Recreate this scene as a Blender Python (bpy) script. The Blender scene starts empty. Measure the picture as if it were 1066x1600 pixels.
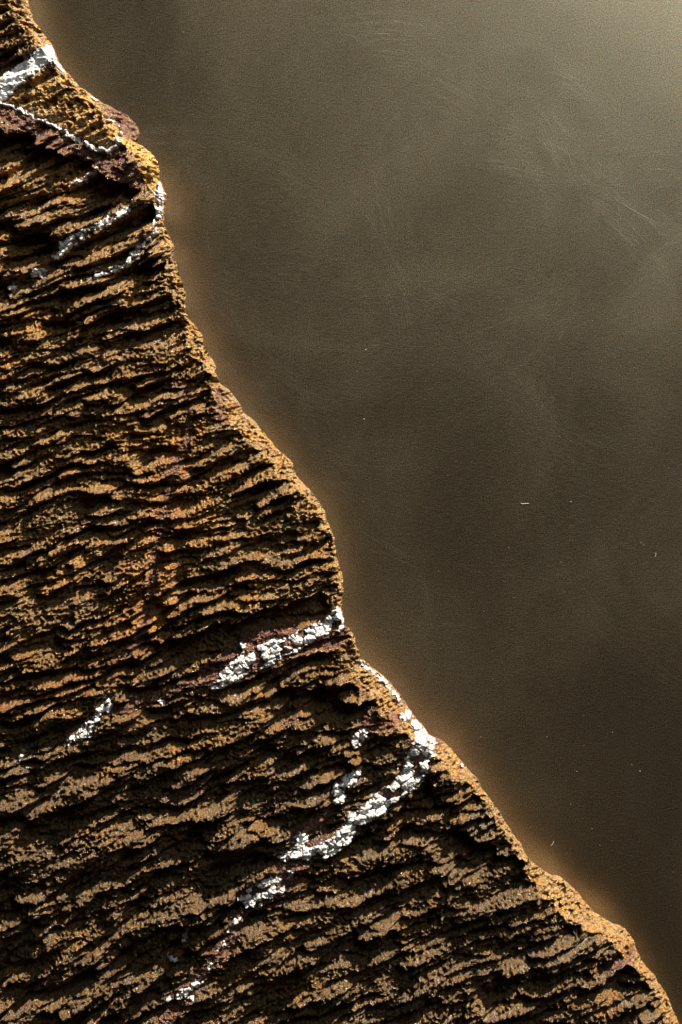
import bpy, math
import numpy as np
from mathutils import Vector

# ------------------------------------------------------------------ camera, light, exposure
S = 0.6 / 1600.0            # metres per unit of length used below (frame is 1066 x 1600 units)
T = 165.0                   # mean height of the rock face above the metal sheet
DC = 2400.0                 # camera distance above the rock face
sc = bpy.context.scene
COL = sc.collection

cam_d = bpy.data.cameras.new('camera')
cam = bpy.data.objects.new('camera', cam_d)
COL.objects.link(cam)
cam.location = (0, 0, (T + DC) * S)
cam.rotation_euler = (0, 0, 0)
cam_d.sensor_fit = 'VERTICAL'
cam_d.sensor_height = 36
cam_d.lens = 36 * DC / 1600.0
cam_d.clip_start = 0.01
cam_d.clip_end = 100
sc.camera = cam

SUN_AZ = 62.0               # degrees counter-clockwise from +x
SUN_EL = 15.5
w = bpy.data.worlds.new('World')
sc.world = w
w.use_nodes = True
wn = w.node_tree.nodes
wn.clear()
wo = wn.new('ShaderNodeOutputWorld')
wb = wn.new('ShaderNodeBackground')
wb.inputs['Color'].default_value = (1.0, 0.80, 0.60, 1)
wb.inputs['Strength'].default_value = 0.012
w.node_tree.links.new(wb.outputs[0], wo.inputs['Surface'])

# added soft fill, out of view at upper right, for the metal's broad sheen
ad = bpy.data.lights.new('sheen_fill', 'AREA')
ad.shape = 'DISK'
ad.size = 1.1
ad.energy = 5.8
ad.color = (0.88, 0.98, 0.96)
al = bpy.data.objects.new('sheen_fill', ad)
COL.objects.link(al)
al.location = (0.95, 1.55, 1.7)
al.rotation_euler = Vector((0.95 - 0.1, 1.55 - 0.2, 1.7)).to_track_quat('Z', 'Y').to_euler()

sd = bpy.data.lights.new('sun', 'SUN')
sd.energy = 6.0
sd.angle = math.radians(0.5)
sd.color = (1.0, 0.88, 0.70)
sun = bpy.data.objects.new('sun', sd)
COL.objects.link(sun)
sun.rotation_euler = (math.radians(90 - SUN_EL), 0, math.radians(SUN_AZ + 90))
sun.location = (0.8, 1.5, 1.2)

sc.view_settings.view_transform = 'Standard'
sc.view_settings.look = 'None'
sc.view_settings.gamma = 1.0
sc.view_settings.use_curve_mapping = False
sc.view_settings.exposure = 1.0
sc.render.engine = 'CYCLES'
sc.cycles.use_denoising = True
sc.cycles.max_bounces = 6

# ------------------------------------------------------------------ noise
def _hash(ix, iy, seed):
    h = (ix.astype(np.int64) * 374761393 + iy.astype(np.int64) * 668265263 + seed * 2246822519) & 0xFFFFFFFF
    h = ((h ^ (h >> 13)) * 1274126177) & 0xFFFFFFFF
    h = ((h ^ (h >> 16)) * 2654435761) & 0xFFFFFFFF
    return (h ^ (h >> 15)).astype(np.float64) / 4294967295.0

def perlin(x, y, seed=0):
    """gradient noise, about -1..1"""
    x0 = np.floor(x); y0 = np.floor(y)
    fx = x - x0; fy = y - y0
    ix = x0.astype(np.int64); iy = y0.astype(np.int64)
    def g(dx, dy):
        a = _hash(ix + dx, iy + dy, seed) * 6.2831853
        return np.cos(a) * (fx - dx) + np.sin(a) * (fy - dy)
    u = fx * fx * fx * (fx * (fx * 6 - 15) + 10)
    v = fy * fy * fy * (fy * (fy * 6 - 15) + 10)
    a = g(0, 0); b = g(1, 0); c = g(0, 1); d = g(1, 1)
    return 1.45 * ((a * (1 - u) + b * u) * (1 - v) + (c * (1 - u) + d * u) * v)

def fbm(x, y, n, seed, gain=0.55):
    t = 0; a = 1.0; q = 0
    for i in range(n):
        t = t + a * perlin(x, y, seed + i * 17); q += a
        x = x * 2.03 + 5.1; y = y * 2.03 + 1.7; a *= gain
    return t / q * 1.3

def voronoi(x, y, seed):
    """returns F1, F2-F1, per-cell random, vector to the cell point"""
    ix = np.floor(x).astype(np.int64); iy = np.floor(y).astype(np.int64)
    f1 = np.full(x.shape, 9.0); f2 = np.full(x.shape, 9.0); rid = np.zeros(x.shape)
    vx = np.zeros(x.shape); vy = np.zeros(x.shape)
    for dx in (-1, 0, 1):
        for dy in (-1, 0, 1):
            cx = ix + dx; cy = iy + dy
            px = cx + _hash(cx, cy, seed); py = cy + _hash(cx, cy, seed + 7)
            d = np.hypot(px - x, py - y)
            closer = d < f1
            f2 = np.where(closer, f1, np.minimum(f2, d))
            rid = np.where(closer, _hash(cx, cy, seed + 13), rid)
            vx = np.where(closer, x - px, vx); vy = np.where(closer, y - py, vy)
            f1 = np.where(closer, d, f1)
    return f1, f2 - f1, rid, vx, vy

def smooth(a, b, x):
    t = np.clip((x - a) / (b - a), 0, 1)
    return t * t * (3 - 2 * t)

def lerp(a, b, t):
    return a + (b - a) * t

# ------------------------------------------------------------------ outline of the rock's right side
OUT = [(-30,-330),(-8,-200),(10,-100),(30,-40),(40,0),(47,22),(60,40),(72,55),(80,70),(90,88),(97,103),(110,118),(122,130),(140,143),(158,155),
 (175,162),(195,172),(207,183),(210,193),(215,200),(211,208),(208,214),(222,222),(235,235),(243,250),(247,262),(246,272),
 (252,285),(257,298),(255,320),(254,345),(256,352),(264,370),(271,385),(272,405),(278,425),(284,445),(289,460),(289,475),
 (290,487),(298,500),(310,515),(315,525),(317,540),(325,553),(335,570),(334,580),(342,597),(355,607),(368,622),(380,643),
 (395,655),(415,680),(425,690),(432,700),(445,710),(455,722),(462,740),(475,757),(487,768),(497,780),(507,800),(513,820),
 (518,828),(523,845),(525,870),(530,885),(535,900),(536,915),(537,930),(535,945),(538,965),(540,978),(550,985),(555,1000),
 (560,1018),(562,1030),(572,1034),(582,1045),(595,1055),(608,1068),(622,1085),(635,1102),(643,1115),(652,1128),(665,1140),
 (675,1153),(690,1160),(700,1168),(710,1178),(722,1192),(733,1205),(745,1218),(757,1235),(767,1250),(772,1262),(783,1272),
 (790,1285),(800,1300),(812,1318),(825,1337),(830,1348),(845,1360),(855,1368),(868,1377),(882,1381),(893,1388),(905,1402),
 (920,1420),(935,1435),(950,1447),(965,1455),(982,1461),(992,1470),(998,1480),(1001,1492),(1006,1505),(1018,1520),
 (1030,1537),(1042,1555),(1050,1570),(1057,1585),(1063,1600),(1085,1650),(1120,1720),(1150,1800),(1200,1930)]
OUT = np.array(OUT, float)
BEV = np.array([(-330,30),(0,34),(55,26),(100,14),(150,24),(190,48),(215,34),(260,28),(300,24),(345,10),(400,14),(450,26),(480,9),(520,24),
 (560,26),(588,10),(610,32),(650,38),(700,34),(750,26),(790,14),(830,9),(900,7),(950,5),(1000,5),(1026,4),(1040,26),(1080,46),
 (1110,44),(1150,32),(1200,26),(1250,18),(1300,16),(1340,8),(1362,30),(1400,54),(1440,56),(1480,30),(1530,22),(1600,18),(1930,24)], float)

def x_edge(y, fine=True):
    base = np.interp(y, OUT[:, 1], OUT[:, 0])
    if fine:
        base = base + 3.2 * fbm(y / 14.0, y * 0 + 3.3, 3, 71) + 0.9 * perlin(y / 3.1, y * 0 + 9.1, 77)
    return base

_ys = np.arange(-330, 1931, 2.0)
_k = np.exp(-0.5 * (np.arange(-60, 61, 2.0) / 15.0) ** 2); _k /= _k.sum()
_xb = np.convolve(np.pad(x_edge(_ys, False), 30, mode='edge'), _k, mode='valid')
def x_smooth(y):
    return np.interp(y, _ys, _xb)

# ------------------------------------------------------------------ veins and crusts: (x, y, half width)
QUARTZ = [
 ('v', 9, 'thick white quartz vein near the top of the rock', [[(-60,175,16),(-20,152,17),(5,136,17),(30,116,14),(55,98,12),(72,86,16),(84,72,13),(80,62,6)],[(84,72,10),(92,102,6),(100,110,2)]]),
 ('v', 6, 'thin white quartz line along the dark red seam', [[(-30,150,4),(0,160,3),(40,176,3),(80,197,3.5),(112,214,4),(150,233,5),(168,240,6),(184,230,3.5),(190,212,2.6),(186,194,2)],[(168,190,3),(178,186,3)]]),
 ('v', 7, 'slanting white quartz streak below the seam', [[(86,402,5),(98,390,9),(112,379,10),(126,369,8),(138,360,3),(150,357,3),(172,346,6),(195,334,6),(212,325,5),(228,319,3)]]),
 ('v', 5, 'short thin quartz splinter under the seam', [[(108,295,2),(124,287,4),(138,277,4),(152,264,3)]]),
 ('v', 6, 'narrow quartz streak running up to the rock edge', [[(150,434,4),(176,424,5),(198,416,6),(208,400,4),(226,382,3.6),(247,360,3)]]),
 ('v', 8, 'bright quartz chips on the upper edge of the rock', [[(249,282,4),(250,300,7),(251,314,5)],[(250,325,6),(246,338,6),(240,350,2)],[(143,150,4),(150,154,3)]]),
 ('v', 7, 'small grey quartz pebble in the rock', [[(50,430,5),(60,426,8),(68,424,5)],[(12,453,4),(18,452,5)]]),
 ('v', 9, 'lumpy white quartz vein with brown cracks crossing the rock to its edge', [[(528,966,15),(517,978,12),(498,986,10),(470,1000,12),(455,1010,11),(430,1016,16),(408,1027,19),(385,1036,17),(362,1054,14),(348,1066,9),(334,1074,7)],[(378,1012,5),(384,1013,5)],[(540,965,5),(532,985,7)]]),
 ('v', 8, 'scattered small white quartz grains', [[(246,1097,5),(252,1100,5)],[(207,1092,5),(206,1098,5)],[(170,1096,7),(165,1106,7)],[(157,1112,6),(150,1123,5)],[(142,1132,7),(132,1146,9),(122,1152,6)],[(113,1155,4),(109,1163,3)],[(33,1181,4),(30,1190,3)]]),
 ('v', 11, 'widest white quartz vein curving down from the rock edge', [[(566,1036,4),(580,1047,5),(596,1062,5),(614,1082,4),(634,1106,5),(648,1126,9),(662,1146,13),(668,1158,15),(660,1172,19),(652,1190,20),(646,1208,17),(632,1224,15),(612,1240,14),(596,1254,15),(574,1270,12),(556,1284,13),(546,1298,13),(530,1314,12),(512,1325,14),(494,1332,12),(474,1334,9),(452,1334,7),(438,1342,5)],[(628,1118,7),(640,1124,6)]]),
 ('v', 9, 'separate quartz lumps above the widest vein', [[(557,1160,10),(566,1148,9)],[(541,1224,9),(552,1212,10)],[(527,1232,7),(530,1246,10)],[(565,1206,5),(567,1210,4)],[(472,1308,10),(467,1320,8)],[(720,1196,3.4),(723,1201,3)]]),
 ('v', 8, 'broken quartz patch at the lower end of the widest vein', [[(380,1402,8),(392,1396,12),(410,1390,15),(428,1384,14),(440,1374,9),(455,1360,4)],[(384,1412,6),(396,1408,8),(404,1412,8)],[(440,1392,5)]*2]),
 ('v', 7, 'small quartz lumps low in the rock', [[(284,1555,8),(296,1549,9)],[(305,1540,5),(310,1534,6)],[(268,1498,5),(272,1500,4)],[(291,1450,3),(290,1468,3.4),(283,1472,2)],[(262,1562,5),(266,1558,3)],[(374,1432,3.5),(368,1442,4)],[(350,1474,4),(344,1482,3)],[(332,1500,4),(326,1510,3)],[(420,1372,5),(412,1380,5)],[(360,1456,4)]*2]),
]
CRUST = [
 ('dark red seam running down from the left side to the rock edge', 6, [[(-60,150,7),(-10,166,8),(20,182,8),(55,204,8),(95,225,8),(135,243,8),(165,258,9),(195,276,8),(215,292,6)],[(150,266,3),(172,256,4)],[(180,240,6),(205,262,8),(214,280,5)]]),
 ('dull crimson block on the upper edge of the rock', 12, [[(166,166,7),(180,176,12),(196,188,11),(206,200,8)],[(190,198,6),(204,208,5)]]),
 ('purplish vertical seam down the middle of the rock', 5, [[(290,596,2.5),(292,640,3),(291,690,3.5),(278,722,4.5),(268,745,5),(262,775,4),(256,806,7),(252,836,5),(244,870,2.5),(240,905,4),(234,950,2.6),(214,1000,4.5),(196,1030,3.5)],[(340,608,2),(346,660,2.5)]]),
 ('rust red crust around the quartz vein', 6, [[(544,968,6),(520,994,16),(486,1000,14),(452,1004,18),(415,1016,22),(375,1036,24),(340,1056,20),(312,1068,14),(286,1078,9),(262,1092,7),(230,1098,8),(190,1104,7)],[(378,1000,8),(460,985,6)]]),
 ('grainy maroon crust near the widest quartz vein', 7, [[(566,1134,7),(580,1128,12),(594,1132,8),(610,1128,7),(624,1124,6)],[(682,1158,5),(690,1163,4)]]),
 ('reddish crust between the quartz lumps', 6, [[(468,1300,10),(488,1286,11),(502,1274,9),(512,1262,8)],[(440,1345,12),(470,1332,13),(505,1320,12)],[(384,1402,14),(420,1392,18),(450,1372,14),(470,1352,12)],[(384,1412,10),(372,1436,8),(352,1474,7)],[(530,1236,12),(548,1216,12)],[(560,1156,10)]*2]),
 ('purplish crust near the bottom of the rock', 6, [[(262,1590,12),(280,1560,12),(300,1535,9),(328,1505,8),(345,1482,8),(366,1458,7)],[(272,1500,9),(290,1482,7),(286,1450,4)],[(340,1495,5),(360,1488,5)]]),
 ('thin dark red line on the lower right edge', 6, [[(946,1512,2),(962,1508,3.5),(980,1504,3.5),(994,1490,2.5)]]),
 ('faint reddish vertical seam below the quartz vein', 5, [[(475,1075,2),(468,1100,2.5),(456,1125,3),(446,1150,5),(436,1170,4)]]),
]

def dist_poly(x, y, pts):
    """distance to a polyline minus its half width; and the fraction is not needed"""
    best = np.full(x.shape, 1e9)
    for (ax, ay, aw), (bx, by, bw) in zip(pts[:-1], pts[1:]):
        vx, vy = bx - ax, by - ay
        L = max(vx * vx + vy * vy, 1e-6)
        t = np.clip(((x - ax) * vx + (y - ay) * vy) / L, 0, 1)
        d = np.hypot(x - ax - t * vx, y - ay - t * vy) - (aw + (bw - aw) * t)
        best = np.minimum(best, d)
    return best

def vein_field(x, y, paths):
    wx = x + 3.2 * perlin(x / 11, y / 11, 301) + 1.6 * perlin(x / 4.5, y / 4.5, 303)
    wy = y + 3.2 * perlin(x / 11, y / 11, 305) + 1.6 * perlin(x / 4.5, y / 4.5, 307)
    d = np.full(x.shape, 1e9)
    for p in paths:
        d = np.minimum(d, dist_poly(wx, wy, p))
    return d

def bbox_mask(x, y, paths, pad):
    a = np.concatenate([np.array(p, float) for p in paths])
    return ((x > a[:, 0].min() - pad) & (x < a[:, 0].max() + pad) & (y > a[:, 1].min() - pad) & (y < a[:, 1].max() + pad))

# ------------------------------------------------------------------ crests traced from the photograph: pts, drop, width of the hollow below
STEPS = [
 ([(232,1002),(300,986),(360,968),(430,946),(505,926)], 27, 66),
 ([(-60,168),(0,190),(50,216),(100,240),(150,264),(190,286),(216,298)], 30, 80),
 ([(86,412),(130,376),(170,352),(232,326)], 12, 34),
 ([(104,300),(150,270),(205,300)], 14, 40),
 ([(205,420),(225,392),(252,366)], 14, 22),
 ([(190,436),(230,420),(268,404)], 12, 22),
 ([(130,505),(200,492),(282,474)], 14, 30),
 ([(150,540),(240,512),(288,492)], 14, 30),
 ([(455,1366),(510,1346),(560,1312),(620,1268),(662,1226)], 20, 80),
 ([(440,1072),(500,1078),(545,1088),(572,1102)], 14, 34),
 ([(800,1424),(830,1410),(872,1406)], 12, 26),
 ([(868,1446),(900,1440),(902,1420)], 10, 22),
 ([(700,1290),(745,1310),(790,1332),(828,1346)], 22, 70),
 ([(890,1560),(930,1524),(972,1510)], 12, 30),
 ([(60,930),(120,905),(176,884)], 14, 36),
 ([(90,1030),(170,1002),(222,980)], 14, 40),
 ([(-40,60),(0,70),(30,82),(40,95)], 12, 40),
 ([(70,155),(100,140),(122,136)], 8, 20),
 ([(0,372),(70,340),(150,318)], 10, 30),
 ([(300,1090),(360,1070),(430,1040),(520,1010)], 12, 34),
 ([(560,1112),(600,1100),(640,1118)], 5, 14),
 ([(555,1190),(590,1160),(640,1140)], 8, 26),
 ([(540,1245),(600,1210),(640,1195)], 9, 26),
 ([(430,1180),(500,1165),(550,1180)], 12, 40),
 ([(560,1035),(568,1070),(575,1100)], -9, 16),
]
def steps(x, y):
    h = np.zeros(x.shape)
    wx = x + 5 * perlin(x / 24, y / 24, 401) + 2.5 * perlin(x / 8, y / 8, 403)
    wy = y + 5 * perlin(x / 24, y / 24, 405) + 2.5 * perlin(x / 8, y / 8, 407)
    for pts, drop, width in STEPS:
        a = np.array(pts, float)
        m = ((x > a[:, 0].min() - 70) & (x < a[:, 0].max() + 70) & (y > a[:, 1].min() - 60) & (y < a[:, 1].max() + width + 60))
        if not m.any():
            continue
        px, py = wx[m], wy[m]
        best = np.full(px.shape, 1e9); side = np.zeros(px.shape)
        for (ax, ay), (bx, by) in zip(pts[:-1], pts[1:]):
            vx, vy = bx - ax, by - ay
            L = vx * vx + vy * vy
            t = np.clip(((px - ax) * vx + (py - ay) * vy) / L, 0, 1)
            dx, dy = px - ax - t * vx, py - ay - t * vy
            d = np.hypot(dx, dy)
            c = vx * dy - vy * dx
            up = d < best
            side = np.where(up, np.sign(c), side); best = np.where(up, d, best)
        # fade beyond the two ends
        e0 = a[0]; e1 = a[-1]; dirv = (e1 - e0) / np.hypot(*(e1 - e0)); Lt = np.hypot(*(e1 - e0))
        al = (px - e0[0]) * dirv[0] + (py - e0[1]) * dirv[1]
        fade = smooth(-14, 16, al) * (1 - smooth(Lt - 10, Lt + 8, al))
        below = np.where(side > 0, best, 0)
        above = np.where(side <= 0, best, 0)
        prof = -smooth(0, 5, below) * (1 - smooth(width * 0.25, width, below)) * 0.75
        crest = 0.25 * (1 - smooth(0, 26, above)) * (1 - smooth(0, 4, below))
        h[m] += drop * fade * (prof + crest)
    return h

MY = np.array([(-330,.5),(0,.48),(250,.5),(400,.42),(560,.30),(850,.26),(1000,.34),(1200,.28),(1400,.42),(1600,.52),(1930,.55)], float)

def flat_mask(x, y):
    """1 where veins sit: the cleavage ripples die out there"""
    f = np.zeros(x.shape)
    for _, _, _, paths in QUARTZ:
        m = bbox_mask(x, y, paths, 40)
        if m.any():
            f[m] = np.maximum(f[m], 1 - smooth(-2, 9, vein_field(x[m], y[m], paths)))
    for _, _, paths in CRUST:
        m = bbox_mask(x, y, paths, 40)
        if m.any():
            f[m] = np.maximum(f[m], 0.8 * (1 - smooth(-3, 8, vein_field(x[m], y[m], paths))))
    return f

AW = (-math.cos(math.radians(SUN_AZ)), math.sin(math.radians(SUN_AZ)))   # away from the sun, in picture axes (y down)

def tilt_drop(y):
    t = np.maximum(y - 930, 0)
    return 0.075 * t * t / (t + 120)

def surface(x, y, detail=1.0):
    """picture-plane position -> displaced position and height of the rock face"""
    m = np.interp(y, MY[:, 0], MY[:, 1])
    v = y + m * (x - 450) + 20 * perlin(x / 190, y / 150, 11) + 8 * perlin(x / 70, y / 55, 12)
    yb = y + 0.3 * x
    v = v + 4.0 * perlin(x / 34, yb / 12, 13) + 2.4 * perlin(x / 15, yb / 6, 14) + 1.1 * perlin(x / 7, yb / 3.4, 15)
    u = x - 0.3 * y + 12 * perlin(x / 40, yb / 12, 16) + 5 * perlin(x / 14, yb / 6, 17)
    s = x_edge(y) - x
    bw = np.interp(y, BEV[:, 0], BEV[:, 1]) + 5 * perlin(y / 19, x * 0 + 1.5, 21) + 3 * perlin(x / 12, y / 12, 23)
    bw = np.maximum(bw * 1.05, 3)
    inb = smooth(-4, 10, s - bw)                     # 0 on the chipped edge, 1 on the riven face
    fm = flat_mask(x, y)
    amp = lerp(0.18, 1.0, inb) * (1 - 0.85 * fm) * (0.62 + 0.76 * smooth(-0.55, 0.55, perlin(x / 95, y / 65, 31)))
    amp = amp * (1 - 0.75 * smooth(10, -12, dist_poly(x, y, [(262,1018,12),(340,1000,20),(420,978,18),(490,950,12)])))
    # upper left block between the quartz vein and the seam is pitted rather than rippled
    pit = smooth(30, 0, np.abs(dist_poly(x, y, [(0,150,10),(60,130,30),(130,185,40),(180,235,20)])) * 0 + np.maximum(dist_poly(x, y, [(20,150,4),(80,150,18),(140,195,28),(176,225,12)]), 0))
    big = np.clip(1.3 * smooth(540, 380, y) + 0.1 * smooth(980, 1150, y) + 0.45 * perlin(x / 150, y / 120, 33), 0, 1)
    n3 = perlin(u / 115, v / 32, 41)
    n1 = perlin(u / 66, v / 12, 43)
    n1b = perlin(u / 95, v / 18, 44)
    n2 = perlin(u / 30, v / 7, 47)
    n4 = perlin(x / 34, y / 26, 48)
    low = smooth(960, 1120, y)
    n5 = perlin(u / 26, v / 5.2, 49)
    ridge = (7 + 7 * big) * n1b + (8.5 - 3 * big) * n1 + (3 + 14 * big) * n3 + 4.5 * n2 + 2.6 * n4 + 2.4 * n5 - 1.2
    ridge = (1.95 + 0.1 * low) * np.where(ridge > 0, ridge * 0.7, ridge)  # flatter tops, deeper hollows
    f1, f21, rid, vx, vy = voronoi(x / 23 + 0.3 * perlin(x / 9, y / 9, 63), (y + .2 * x) / 17, 61)
    chip = 7.0 * (rid - 0.5) - 3.0 * smooth(0.08, 0, f21) + 9.0 * ((rid * 7 % 1) - 0.5) * vx + 9.0 * ((rid * 13 % 1) - 0.5) * vy
    f1, f21, rid, vx, vy = voronoi(x / 15, y / 15, 67)
    pits = -9 * smooth(0.5, 0.1, f1 + 0.2 * perlin(x / 6, y / 6, 69)) * (rid > 0.62)
    st = steps(x, y) * (1 - 0.6 * fm)
    fade = smooth(0, 12, s)
    k = 0.55 * (amp * (1 - pit) * ridge * 1.0 + 0.9 * st) * fade
    xd = x + AW[0] * k; yd = y + AW[1] * k; yb = yd + 0.3 * xd   # fine relief is laid out on the displaced face
    small = 2.6 * (1 - 2 * np.abs(perlin(xd / 15, yb / 5.5, 51))) + 2.4 * perlin(xd / 7.5, yb / 3.8, 53) \
        + 1.8 * perlin(xd / 3.4, yb / 2.5, 57) + 3.4 * (1 - 2.4 * np.abs(perlin(xd / 10, yd / 8, 59))) + 2.4 * perlin(xd / 5, yd / 4.6, 60)
    small = small * (1 - 0.35 * pit) * (0.75 + 0.5 * smooth(-0.3, 0.5, perlin(xd / 70, yd / 60, 62)))
    h = amp * (1 - 0.7 * pit) * ridge + st * lerp(0.3, 1, inb) + detail * small * (1 - 0.8 * fm)
    h = h + chip * (0.2 + 0.8 * (1 - inb)) * (1 - fm) + pits * pit * inb + (1 - inb) * (3.2 * (1 - 2 * np.abs(perlin(x / 17, y / 12, 87))) + 2.2 * perlin(x / 8, y / 8, 89))
    h = h + 10 * perlin(x / 330, y / 330, 81) - tilt_drop(y) + 17 * smooth(980, 1150, y) * inb * (1 - fm) * perlin(x / 105 + y / 300, y / 48 + x / 160, 83)
    # chipped edge falls away to the right
    ss = np.maximum(bw - s, 0)
    h = h - 1.0 * ss - 3.5 * smooth(9, 0, s) ** 2 - 2.0 * smooth(14, 0, np.abs(bw - s)) * 0
    return xd, yd, T + h, s, inb, fm, pit, ridge * amp

def to_world(px, py, z):
    f = 1.0 + tilt_drop(py) / DC                 # the face slopes down towards the bottom of the frame
    return np.stack([(px - 533) * f * S, -(py - 800) * f * S, z * S], -1)

# ------------------------------------------------------------------ object helpers
def tag(o, label=None, cat=None, group=None, kind=None):
    if label: o['label'] = label
    if cat: o['category'] = cat
    if group: o['group'] = group
    if kind: o['kind'] = kind
    return o

def mesh_obj(name, verts, quads, mat, parent=None, colors=None, smooth_shade=True):
    me = bpy.data.meshes.new(name)
    verts = np.ascontiguousarray(verts, np.float32).reshape(-1, 3)
    quads = np.ascontiguousarray(quads, np.int32)
    n = quads.shape[1]
    me.vertices.add(len(verts)); me.vertices.foreach_set('co', verts.ravel())
    me.loops.add(quads.size); me.loops.foreach_set('vertex_index', quads.ravel())
    me.polygons.add(len(quads))
    me.polygons.foreach_set('loop_start', np.arange(0, quads.size, n, dtype=np.int32))
    me.update(calc_edges=True)
    me.polygons.foreach_set('use_smooth', np.full(len(quads), smooth_shade))
    if colors is not None:
        at = me.color_attributes.new('mineral', 'FLOAT_COLOR', 'POINT')
        c = np.ones((len(verts), 4), np.float32); c[:, :3] = colors.reshape(-1, 3)
        at.data.foreach_set('color', c.ravel())
    me.materials.append(mat)
    o = bpy.data.objects.new(name, me)
    COL.objects.link(o)
    o.parent = parent
    return o

def compact(verts, quads, colors=None):
    used = np.unique(quads)
    remap = np.full(len(verts), -1, np.int64); remap[used] = np.arange(len(used))
    return verts[used], remap[quads], (None if colors is None else colors[used])

# ------------------------------------------------------------------ materials
def new_mat(name):
    m = bpy.data.materials.new(name); m.use_nodes = True
    nt = m.node_tree; nt.nodes.clear()
    out = nt.nodes.new('ShaderNodeOutputMaterial'); p = nt.nodes.new('ShaderNodeBsdfPrincipled')
    nt.links.new(p.outputs[0], out.inputs[0])
    return m, nt, p

class NB:
    """short node builder"""
    def __init__(s, nt): s.nt = nt
    def node(s, t, **kw):
        n = s.nt.nodes.new(t)
        for k, v in kw.items(): setattr(n, k, v)
        return n
    def put(s, sock, v):
        if hasattr(v, 'is_output') or isinstance(v, bpy.types.NodeSocket): s.nt.links.new(v, sock)
        else: sock.default_value = v
    def math(s, op, a, b=None, c=None, clamp=False):
        n = s.node('ShaderNodeMath', operation=op); n.use_clamp = clamp
        s.put(n.inputs[0], a)
        if b is not None: s.put(n.inputs[1], b)
        if c is not None: s.put(n.inputs[2], c)
        return n.outputs[0]
    def noise(s, vec, scale, detail=2, rough=0.5, dist=0, dim='3D'):
        n = s.node('ShaderNodeTexNoise', noise_dimensions=dim)
        if vec is not None: s.put(n.inputs['Vector'], vec)
        n.inputs['Scale'].default_value = scale; n.inputs['Detail'].default_value = detail
        n.inputs['Roughness'].default_value = rough; n.inputs['Distortion'].default_value = dist
        return n.outputs['Fac']
    def maprange(s, v, a, b, c=0.0, d=1.0, sm=True):
        n = s.node('ShaderNodeMapRange', interpolation_type='SMOOTHSTEP' if sm else 'LINEAR')
        s.put(n.inputs[0], v)
        for i, q in enumerate((a, b, c, d)): s.put(n.inputs[i + 1], q)
        return n.outputs[0]
    def mix(s, f, a, b, mode='MIX'):
        n = s.node('ShaderNodeMix', data_type='RGBA', blend_type=mode)
        s.put(n.inputs[0], f); s.put(n.inputs[6], a); s.put(n.inputs[7], b)
        return n.outputs[2]

def rock_material(name, spec=1.0, rough=0.34):
    m, nt, p = new_mat(name); b = NB(nt)
    tc = b.node('ShaderNodeTexCoord').outputs['Object']
    col = b.node('ShaderNodeVertexColor'); col.layer_name = 'mineral'
    c = col.outputs['Color']
    g1 = b.noise(tc, 560, 4, 0.7)          # mineral grains
    g2 = b.noise(tc, 760, 4, 0.7)
    g3 = b.noise(tc, 240, 3, 0.6)
    c = b.mix(b.maprange(g3, 0.50, 0.66, 0, 0.8), c, b.mix(1.0, c, (1.15, 0.80, 0.30, 1), 'MULTIPLY'), 'MIX')
    c = b.mix(b.maprange(g2, 0.55, 0.42, 0, 0.9), c, b.mix(1.0, c, (0.22, 0.18, 0.15, 1), 'MULTIPLY'), 'MIX')
    c = b.mix(b.maprange(g1, 0.56, 0.70, 0, 0.75), c, b.mix(0.55, c, (0.72, 0.53, 0.27, 1)), 'MIX')
    nt.links.new(c, p.inputs['Base Color'])
    nt.links.new(b.maprange(g1, 0.35, 0.65, rough + 0.16, rough - 0.16), p.inputs['Roughness'])
    p.inputs['Specular IOR Level'].default_value = spec
    v = b.node('ShaderNodeTexVoronoi'); nt.links.new(tc, v.inputs['Vector']); v.inputs['Scale'].default_value = 1100
    g4 = b.noise(tc, 700, 4, 0.7)
    hsum = b.math('ADD', b.math('ADD', b.math('MULTIPLY', g1, 1.0), b.math('MULTIPLY', v.outputs['Distance'], 0.7)), b.math('MULTIPLY', g4, 0.8))
    bp = b.node('ShaderNodeBump'); bp.inputs['Strength'].default_value = 1.0; bp.inputs['Distance'].default_value = 3.6 * S
    nt.links.new(hsum, bp.inputs['Height'])
    nt.links.new(bp.outputs[0], p.inputs['Normal'])
    return m

M_ROCK = rock_material('riven_ironstone')

def quartz_material():
    m, nt, p = new_mat('milky_quartz'); b = NB(nt)
    tc = b.node('ShaderNodeTexCoord').outputs['Object']
    col = b.node('ShaderNodeVertexColor'); col.layer_name = 'mineral'
    g = b.noise(tc, 300, 4, 0.6)
    g2 = b.noise(tc, 900, 3, 0.6)
    c = b.mix(b.maprange(g, 0.55, 0.72, 0, 0.6), col.outputs['Color'], (0.55, 0.50, 0.46, 1))
    c = b.mix(b.maprange(g2, 0.62, 0.72, 0, 0.7), c, (0.30, 0.15, 0.08, 1))
    nt.links.new(c, p.inputs['Base Color'])
    p.inputs['Roughness'].default_value = 0.32
    p.inputs['Subsurface Weight'].default_value = 0.25
    p.inputs['Subsurface Radius'].default_value = (1, 1, 1)
    p.inputs['Subsurface Scale'].default_value = 3 * S
    bp = b.node('ShaderNodeBump'); bp.inputs['Strength'].default_value = 0.6; bp.inputs['Distance'].default_value = 1.6 * S
    nt.links.new(b.noise(tc, 420, 4, 0.6), bp.inputs['Height'])
    nt.links.new(bp.outputs[0], p.inputs['Normal'])
    return m
M_QUARTZ = quartz_material()
M_CRUST = rock_material('iron_oxide_crust', 0.6, 0.38)

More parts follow.
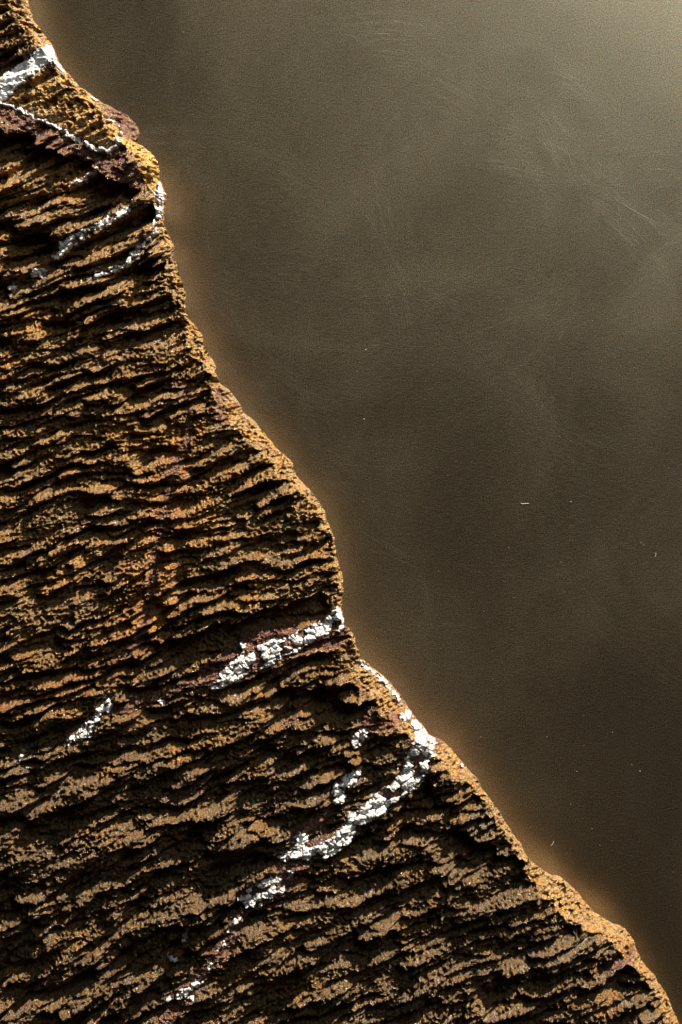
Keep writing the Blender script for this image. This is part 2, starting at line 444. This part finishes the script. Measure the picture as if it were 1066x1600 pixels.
def metal_material():
    m, nt, p = new_mat('brushed_bronze'); b = NB(nt)
    tc = b.node('ShaderNodeTexCoord').outputs['Object']
    sep = b.node('ShaderNodeSeparateXYZ'); nt.links.new(tc, sep.inputs[0])
    X, Y = sep.outputs[0], sep.outputs[1]
    # wide sweeping polishing arcs: centre x, y, radius, band width (all in units), strength
    arcs = [(600,330,330,70,1.0),(250,560,380,60,.8),(780,560,340,60,.9),(1180,30,330,60,1.0),(980,-330,520,70,.45),
            (380,1000,300,50,.8),(1330,700,420,80,1.0),(560,-60,560,90,.7),(430,860,470,50,.6),(1500,1350,620,80,.6),(700,1480,480,60,.6),(820,260,210,50,.7),(1060,480,260,60,.7),(420,250,300,60,.6)]
    total = None
    for i, (cx, cy, R, wd, st) in enumerate(arcs):
        dx = b.math('SUBTRACT', X, (cx - 533) * S); dy = b.math('SUBTRACT', Y, -(cy - 800) * S)
        r = b.math('SQRT', b.math('ADD', b.math('MULTIPLY', dx, dx), b.math('MULTIPLY', dy, dy)))
        ang = b.math('ARCTAN2', dy, dx)
        cv = b.node('ShaderNodeCombineXYZ')
        nt.links.new(b.math('MULTIPLY', r, 1 / S), cv.inputs[0]); nt.links.new(b.math('MULTIPLY', ang, 4.0), cv.inputs[1]); cv.inputs[2].default_value = i * 7.3
        fine = b.noise(cv.outputs[0], 0.55, 2, 0.7)
        cv2 = b.node('ShaderNodeCombineXYZ')
        nt.links.new(b.math('MULTIPLY', r, 0.02 / S), cv2.inputs[0]); nt.links.new(b.math('MULTIPLY', ang, 1.6), cv2.inputs[1]); cv2.inputs[2].default_value = i * 3.1
        patch = b.maprange(b.noise(cv2.outputs[0], 1.0, 2, 0.6), 0.36, 0.66)
        band = b.maprange(b.math('ABSOLUTE', b.math('SUBTRACT', r, R * S)), 0.0, 1.9 * wd * S, 1.0, 0.0)
        line = b.math('ADD', b.maprange(fine, 0.50, 0.74, 0, st * 0.65), 0.07 * st)
        t = b.math('MULTIPLY', b.math('MULTIPLY', line, patch), band)
        total = t if total is None else b.math('ADD', total, t)
    total = b.math('MINIMUM', total, 1.3)
    cloud = b.noise(tc, 6.0, 3, 0.5, 0.8)
    grain = b.noise(tc, 1500, 2, 0.7)
    hz = b.node('ShaderNodeMapping'); nt.links.new(tc, hz.inputs[0]); hz.inputs['Scale'].default_value = (0.12, 1, 1)
    streak = b.noise(hz.outputs[0], 1300, 2, 0.6)
    tint = b.noise(tc, 320, 2, 0.6)
    c = b.mix(b.maprange(tint, 0.35, 0.65), (0.370, 0.290, 0.190, 1), (0.335, 0.300, 0.215, 1))
    c = b.mix(b.math('MULTIPLY', total, 0.34), c, (0.55, 0.52, 0.44, 1))
    c = b.mix(b.maprange(grain, 0.3, 0.7, 0, 1), b.mix(1, c, (0.36, 0.34, 0.32, 1), 'MULTIPLY'), b.mix(1, c, (1.85, 1.85, 1.85, 1), 'MULTIPLY'))
    fl = b.noise(tc, 2300, 1, 0.5)
    c = b.mix(b.maprange(fl, 0.63, 0.74), c, (0.9, 0.85, 0.75, 1))
    nt.links.new(c, p.inputs['Base Color'])
    p.inputs['Metallic'].default_value = 1.0
    r0 = b.maprange(cloud, 0.3, 0.7, 0.295, 0.35)
    r1 = b.math('ADD', r0, b.math('MULTIPLY', total, 0.05))
    r1 = b.math('ADD', r1, b.maprange(streak, 0.3, 0.7, -0.02, 0.02))
    nt.links.new(r1, p.inputs['Roughness'])
    hgt = b.math('ADD', b.math('MULTIPLY', grain, 1.0), b.math('ADD', b.math('MULTIPLY', streak, 0.35), b.math('MULTIPLY', total, 0.6)))
    bp = b.node('ShaderNodeBump'); bp.inputs['Strength'].default_value = 0.35; bp.inputs['Distance'].default_value = 0.5 * S
    nt.links.new(hgt, bp.inputs['Height']); nt.links.new(bp.outputs[0], p.inputs['Normal'])
    return m
M_METAL = metal_material()

def plain_material(name, col, rough):
    m, nt, p = new_mat(name); b = NB(nt)
    tc = b.node('ShaderNodeTexCoord').outputs['Object']
    nt.links.new(b.mix(b.noise(tc, 800), col, tuple(q * 0.6 for q in col[:3]) + (1,)), p.inputs['Base Color'])
    p.inputs['Roughness'].default_value = rough
    return m

# ------------------------------------------------------------------ metal sheet
def sheet():
    hw, hh, th, bv = 2000 * S, 2200 * S, 6 * S, 1.5 * S
    prof = [(0, -th), (0, -bv), (bv, 0)]
    v = []; f = []
    rings = []
    for ins, z in prof:
        idx = len(v)
        v += [(-hw + ins, -hh + ins, z), (hw - ins, -hh + ins, z), (hw - ins, hh - ins, z), (-hw + ins, hh - ins, z)]
        rings.append(idx)
    for a, c in zip(rings[:-1], rings[1:]):
        for i in range(4):
            j = (i + 1) % 4
            f.append((a + i, a + j, c + j, c + i))
    f.append(tuple(rings[-1] + i for i in range(4)))
    f.append(tuple(rings[0] + i for i in (3, 2, 1, 0)))
    o = mesh_obj('metal_sheet', np.array(v), np.array(f), M_METAL, None, None, False)
    tag(o, 'brushed bronze coloured metal sheet with faint curved scratches behind the rock', 'metal sheet')
sheet()

# ------------------------------------------------------------------ rock body
STEP = 1.15
XL, YT, YB = -170.0, -150.0, 1760.0
rock = bpy.data.objects.new('rock', None)
COL.objects.link(rock)
tag(rock, 'rough brown layered rock with white quartz veins lying on the metal sheet', 'rock')

def rock_colour(x, y, inb, fm, pit, ridge):
    a = np.array([0.275, 0.142, 0.024]); grey = np.array([0.27, 0.168, 0.062]); och = np.array([0.42, 0.195, 0.014])
    drk = np.array([0.12, 0.062, 0.025]); red = np.array([0.13, 0.035, 0.022]); rst = np.array([0.24, 0.085, 0.018])
    def L(c, d, t): return c + (d - c) * t[..., None]
    c = np.broadcast_to(a, x.shape + (3,)).copy()
    c = L(c, grey, smooth(-0.1, 0.6, fbm(x / 60, y / 40, 4, 501)) * 0.9)
    c = L(c, drk, smooth(0.1, 0.7, fbm(x / 26, (y + .3 * x) / 14, 3, 511)) * 0.6)
    c = L(c, och, smooth(0.0, 0.5, fbm(x / 70, y / 60, 4, 521)) * 0.75)
    c = L(c, grey * 1.5, (1 - inb) * 0.6)
    c = L(c, och * 1.1, (1 - inb) * smooth(0.0, 0.6, fbm(x / 35, y / 35, 3, 531)) * 0.8)
    c = L(c, np.array([0.50, 0.29, 0.07]), pit * 0.75)
    # warm orange stain spreading from the middle seam, and the yellow upper edge
    seam = dist_poly(x, y, [(280,700,10),(262,790,22),(245,880,34),(225,960,28),(190,1020,20),(120,1060,16),(0,1110,20)])
    c = L(c, np.array([0.50, 0.20, 0.016]), smooth(45, -10, seam) * (0.5 + 0.35 * fbm(x / 18, y / 18, 3, 541)))
    yel = dist_poly(x, y, [(150,150,10),(190,215,6),(232,235,18),(244,262,14),(246,300,8)])
    c = L(c, np.array([0.62, 0.38, 0.08]), smooth(8, -6, yel) * 0.85)
    for _, _, paths in CRUST:
        m = bbox_mask(x, y, paths, 50)
        if m.any():
            d = vein_field(x[m], y[m], paths)
            cm = c[m]
            cm = L(cm, rst, smooth(16, -2, d) * 0.55)
            cm = L(cm, red, smooth(4, -3, d) * 0.8)
            c[m] = cm
    for _, _, _, paths in QUARTZ:
        m = bbox_mask(x, y, paths, 30)
        if m.any():
            d = vein_field(x[m], y[m], paths)
            c[m] = L(c[m], red * 1.1, smooth(5, -2, d) * (0.25 + 0.6 * inb[m]))
    c = c * ((0.95 + 0.1 * (1 - inb) + 0.2 * pit) * (1 - 0.40 * smooth(980, 1250, y + 0.3 * (400 - x)) * inb))[..., None] * (1 + 0.35 * fbm(x / 140, y / 120, 3, 551))[..., None]  # light falloff painted into the stone colour, darker towards the lower left
    return np.clip(c, 0.006, 0.85)

def build_rock():
    ys = np.arange(YT, YB, STEP)
    n = int((1200 - XL) / STEP)
    s = np.arange(0, n) * STEP
    yy = np.repeat(ys[:, None], n, 1)
    ss = np.repeat(s[None, :], len(ys), 0)
    xs = x_smooth(ys)[:, None]; xf = x_edge(ys)[:, None]
    xx = xs - ss + (xf - xs) * np.exp(-ss / 70.0)
    xx = np.minimum(xx, xf - ss * 0.05)
    over = xx < XL
    xc = np.maximum(xx, XL)
    P = surface(xc.ravel(), yy.ravel())
    X = P[0].reshape(xx.shape); Y = P[1].reshape(xx.shape); Z = P[2].reshape(xx.shape)
    inb, fm, pit, rg = [p.reshape(xx.shape) for p in P[4:8]]
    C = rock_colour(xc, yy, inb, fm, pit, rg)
    first = over & ~np.roll(over, 1, axis=1)
    X[over] = XL; Z[over] = 0; Y[over] = yy[over]
    # skirt under the right edge: undercut down to the sheet
    sk = []
    e = Z[:, 0]
    yl = ys
    rough = 3 * fbm(yl / 16, yl * 0, 3, 601)
    skc = []
    for fr in np.linspace(0.97, 0.0, 46):
        hz = e * fr
        nz = (3.0 * perlin(yl / 21, hz / 17, 611) + 2.2 * perlin(yl / 8, hz / 6, 613) + 1.2 * perlin(yl / 3.5, hz / 3.2, 617)) * min(1, (1 - fr) * 5)
        dx = -3 * (1 - fr) - np.maximum(533 - X[:, 0], 0) / DC * e * (1 - fr) * 1.05 - 3.5 * min(1, (1 - fr) * 5)
        dy = np.maximum(Y[:, 0] - 800, 0) / DC * e * (1 - fr) * 1.1 + 1.0 * (1 - fr)
        sk.append(np.stack([X[:, 0] + dx + nz, Y[:, 0] + dy, hz], -1))
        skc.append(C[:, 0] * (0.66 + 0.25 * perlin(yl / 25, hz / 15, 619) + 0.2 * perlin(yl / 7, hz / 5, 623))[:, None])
    sk = np.stack(sk[::-1], 1)                       # from the sheet up
    top = np.stack([X, Y, Z], -1)
    allp = np.concatenate([sk, top], 1)
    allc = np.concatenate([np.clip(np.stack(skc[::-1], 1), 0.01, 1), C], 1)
    ovr = np.concatenate([np.zeros((len(ys), sk.shape[1]), bool), over & ~first], 1)
    # close front and back with a row dropped to the sheet
    def drop(row): r = row.copy(); r[:, 2] = 0; return r
    allp = np.concatenate([drop(allp[0])[None], allp, drop(allp[-1])[None]], 0)
    allc = np.concatenate([allc[:1], allc, allc[-1:]], 0)
    ovr = np.concatenate([ovr[:1], ovr, ovr[-1:]], 0)
    R, K = allp.shape[:2]
    idx = np.arange(R * K).reshape(R, K)
    q = np.stack([idx[:-1, :-1], idx[:-1, 1:], idx[1:, 1:], idx[1:, :-1]], -1)
    bad = ovr[:-1, :-1] | ovr[:-1, 1:] | ovr[1:, 1:] | ovr[1:, :-1]
    q = q[~bad].reshape(-1, 4)
    v = to_world(allp[..., 0], allp[..., 1], allp[..., 2]).reshape(-1, 3)
    v, q, c = compact(v, q, allc.reshape(-1, 3))
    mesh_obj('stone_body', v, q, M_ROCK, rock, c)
build_rock()

def patch_mesh(name, paths, cell, mat, label, mode, seed):
    if mode == 'quartz': cell = cell * 1.7
    a = np.concatenate([np.array(p, float) for p in paths])
    st = 0.9
    x0, x1, y0, y1 = a[:, 0].min() - 26, a[:, 0].max() + 26, a[:, 1].min() - 26, a[:, 1].max() + 26
    x0 = max(x0, XL + 4)
    xx, yy = np.meshgrid(np.arange(x0, x1, st), np.arange(y0, y1, st))
    d = vein_field(xx, yy, paths)
    sx = xx.ravel(); sy = yy.ravel()
    X, Y, Z, s, inb, fm, pit, rg = [q.reshape(xx.shape) for q in surface(sx, sy, 0.3)]
    wx = xx + 2.6 * perlin(xx / 7, yy / 7, seed + 3) + perlin(xx / 3, yy / 3, seed + 4); wy = yy + 2.6 * perlin(xx / 7, yy / 7, seed + 5) + perlin(xx / 3, yy / 3, seed + 6)
    ca, sa = math.cos(-0.5), math.sin(-0.5)
    rx = (wx * ca + wy * sa) / cell; ry = (-wx * sa + wy * ca) / (cell * 0.72)
    f1, f21, rid, vx, vy = voronoi(rx, ry, seed)
    f1b, f21b, ridb, vxb, vyb = voronoi(rx * 2.2, ry * 2.2, seed + 50)
    if mode == 'quartz':
        d = d + 3.5 * fbm(xx / 9, yy / 6, 3, seed + 81)
        body = smooth(2.5, -3.0, d)
        whole = smooth(-0.15, 0.35, perlin(xx / 26, yy / 26, seed + 61) + (1.0 if seed == 1000 else -0.32))   # unbroken stretches
        whole = whole * (inb if seed != 1000 else 1)
        fb = fbm(xx / 15, yy / 9, 3, seed + 63)
        tilt = 0.30 * ((rid * 7.7 % 1) - .3) * vy * cell + 0.28 * ((rid * 3.3 % 1) - .5) * vx * cell
        lump = 4.6 + 1.5 * rid * (1 - 0.6 * whole) + tilt * (1 - 0.4 * whole) + (0.5 if seed == 1000 else 1.2) * fb + 0.3 * cell * (0.25 - f1 * f1) + 1.0 * (ridb - .5) + 1.2 * vxb
        crk = smooth(0.13, 0.0, f21) * (1 - 0.85 * whole)
        lump = lump - 3.6 * crk - 1.6 * smooth(0.07, 0, f21b) * (1 - whole)
        lump = lump - 7 * (rid < 0.17) * (1 - whole)
        h = lerp(-7.0, 0, body) + lump
        base = np.array([0.82, 0.85, 0.88]); alt = np.array([0.68, 0.71, 0.75]); st_ = np.array([0.16, 0.07, 0.045])
        c = base + (alt - base) * (rid * 5.1 % 1)[..., None] * 0.6
        t = np.clip(smooth(0, 1, (0.12 + 0.08 * (1 - inb) - f21) / (0.09 + 0.08 * (1 - inb))) * (1 - 0.8 * whole) * 0.85 + smooth(-2.5, 2, d + 2 * fb) * 0.7
                    + 0.5 * smooth(0.25, 0.6, fbm(xx / 8, yy / 5, 3, seed + 67)), 0, 1)[..., None]
        c = c + (st_ - c) * t
    else:
        body = smooth(3.0, -3.5, d)
        lump = 0.6 + 1.6 * rid + 0.25 * cell * (0.3 - f1) + 1.2 * (ridb - .5) + 0.9 * perlin(xx / 3, yy / 3, seed + 9)
        lump = lump + 1.8 * perlin(xx / 13, yy / 9, seed + 21)
        lump = lump - 6 * (rid < 0.22)
        h = lerp(-7.0, 0, body) + lump
        a_ = np.array([0.17, 0.055, 0.045]); b_ = np.array([0.26, 0.12, 0.10]); d_ = np.array([0.30, 0.10, 0.03])
        c = a_ + (b_ - a_) * (ridb)[..., None]
        c = c + (d_ - c) * (smooth(0.1, 0.6, fbm(xx / 20, yy / 20, 2, seed + 31)) * 0.7)[..., None]
    z = Z + h
    keep = (d < 4.5) & (s > 1.2)
    R, K = xx.shape
    idx = np.arange(R * K).reshape(R, K)
    q = np.stack([idx[:-1, :-1], idx[1:, :-1], idx[1:, 1:], idx[:-1, 1:]], -1)
    ok = keep[:-1, :-1] & keep[:-1, 1:] & keep[1:, 1:] & keep[1:, :-1]
    ok &= (np.maximum(h[:-1, :-1], h[1:, 1:]) > -6)
    # every separate piece becomes a part of its own; crumbs are dropped
    lab = np.where(ok, np.arange(1, ok.size + 1).reshape(ok.shape), 0)
    for _ in range(2500):
        n = lab.copy()
        n[1:] = np.maximum(n[1:], lab[:-1]); n[:-1] = np.maximum(n[:-1], lab[1:])
        n[:, 1:] = np.maximum(n[:, 1:], lab[:, :-1]); n[:, :-1] = np.maximum(n[:, :-1], lab[:, 1:])
        n = np.where(ok, n, 0)
        if (n == lab).all(): break
        lab = n
    ids, cnt = np.unique(lab[ok], return_counts=True)
    order = np.argsort(-cnt)
    v = to_world(X, Y, z).reshape(-1, 3); c = c.reshape(-1, 3)
    for j in order[:8]:
        if cnt[j] < 45: break
        vv, qq, cc = compact(v, q[lab == ids[j]].reshape(-1, 4), c)
        big_one = j == order[0]
        o = mesh_obj(name if big_one else {'quartz_vein': 'quartz_lump', 'iron_crust': 'crust_patch'}[name], vv, qq, mat, rock, cc)
        if big_one: o['label'] = label

for i, (_, cell, label, paths) in enumerate(QUARTZ):
    patch_mesh('quartz_vein', paths, cell, M_QUARTZ, label, 'quartz', 1000 + i * 101)
for i, (label, cell, paths) in enumerate(CRUST):
    patch_mesh('iron_crust', paths, cell, M_CRUST, label, 'crust', 5000 + i * 101)

# ------------------------------------------------------------------ lint and dust lying on the metal
M_LINT = plain_material('pale_lint', (0.75, 0.72, 0.66, 1), 0.6)
rng = np.random.default_rng(5)
def fibre(x, y, length, ang, bend, label):
    n = 14; t = np.linspace(-0.5, 0.5, n)
    px = x + length * (t * math.cos(ang) - bend * (t * t - 0.1) * math.sin(ang))
    py = y - length * (t * math.sin(ang) + bend * (t * t - 0.1) * math.cos(ang))
    r = 0.42
    vs = []
    for i in range(n):
        a0 = math.atan2(py[min(i + 1, n - 1)] - py[max(i - 1, 0)], px[min(i + 1, n - 1)] - px[max(i - 1, 0)])
        rr = r * (0.35 if i in (0, n - 1) else 1)
        for k in range(6):
            b_ = k * math.pi / 3
            vs.append(((px[i] - math.sin(a0) * math.cos(b_) * rr - 533) * S, -(py[i] + math.cos(a0) * math.cos(b_) * rr - 800) * S, (r + math.sin(b_) * rr) * S))
    q = [(i * 6 + k, i * 6 + (k + 1) % 6, (i + 1) * 6 + (k + 1) % 6, (i + 1) * 6 + k) for i in range(n - 1) for k in range(6)]
    o = mesh_obj('lint_fibre', np.array(vs), np.array(q), M_LINT)
    tag(o, label, 'fibre', 'fibres lying on the metal sheet')
fibre(840, 786, 14, 0.03, 0.15, 'short pale fibre lying level on the metal, the brightest fibre right of the rock')
fibre(886, 1354, 9, 1.0, 0.3, 'tiny slanted fibre on the metal just above the lower right edge of the rock')
fibre(1058, 872, 7, 1.35, 0.2, 'tiny upright fibre at the right edge of the photo')

def dust():
    n = 130
    px = rng.uniform(60, 1100, n * 3); py = rng.uniform(-20, 1620, n * 3)
    ok = px > x_edge(py) + 6
    px = px[ok][:n]; py = py[ok][:n]; n = len(px)
    r = rng.uniform(0.3, 0.62, n) * np.where(rng.random(n) < 0.06, 1.7, 1)
    oct_v = np.array([(1, 0, 0), (0, 1, 0), (-1, 0, 0), (0, -1, 0), (0, 0, 1), (0, 0, -1)], float)
    oct_f = np.array([(0, 1, 4), (1, 2, 4), (2, 3, 4), (3, 0, 4), (1, 0, 5), (2, 1, 5), (3, 2, 5), (0, 3, 5)])
    v = oct_v[None] * (r[:, None, None] * rng.uniform(0.6, 1.3, (n, 6, 1)))
    v[..., 2] = v[..., 2] - v[..., 2].min(1)[:, None]
    v[..., 0] += (px - 533)[:, None]; v[..., 1] += -(py - 800)[:, None]
    f = (np.arange(n)[:, None, None] * 6 + oct_f[None]).reshape(-1, 3)
    o = mesh_obj('dust', v.reshape(-1, 3) * S, f, M_LINT, None, None, False)
    tag(o, 'fine pale specks of dust scattered over the brushed metal', 'dust', None, 'stuff')
dust()
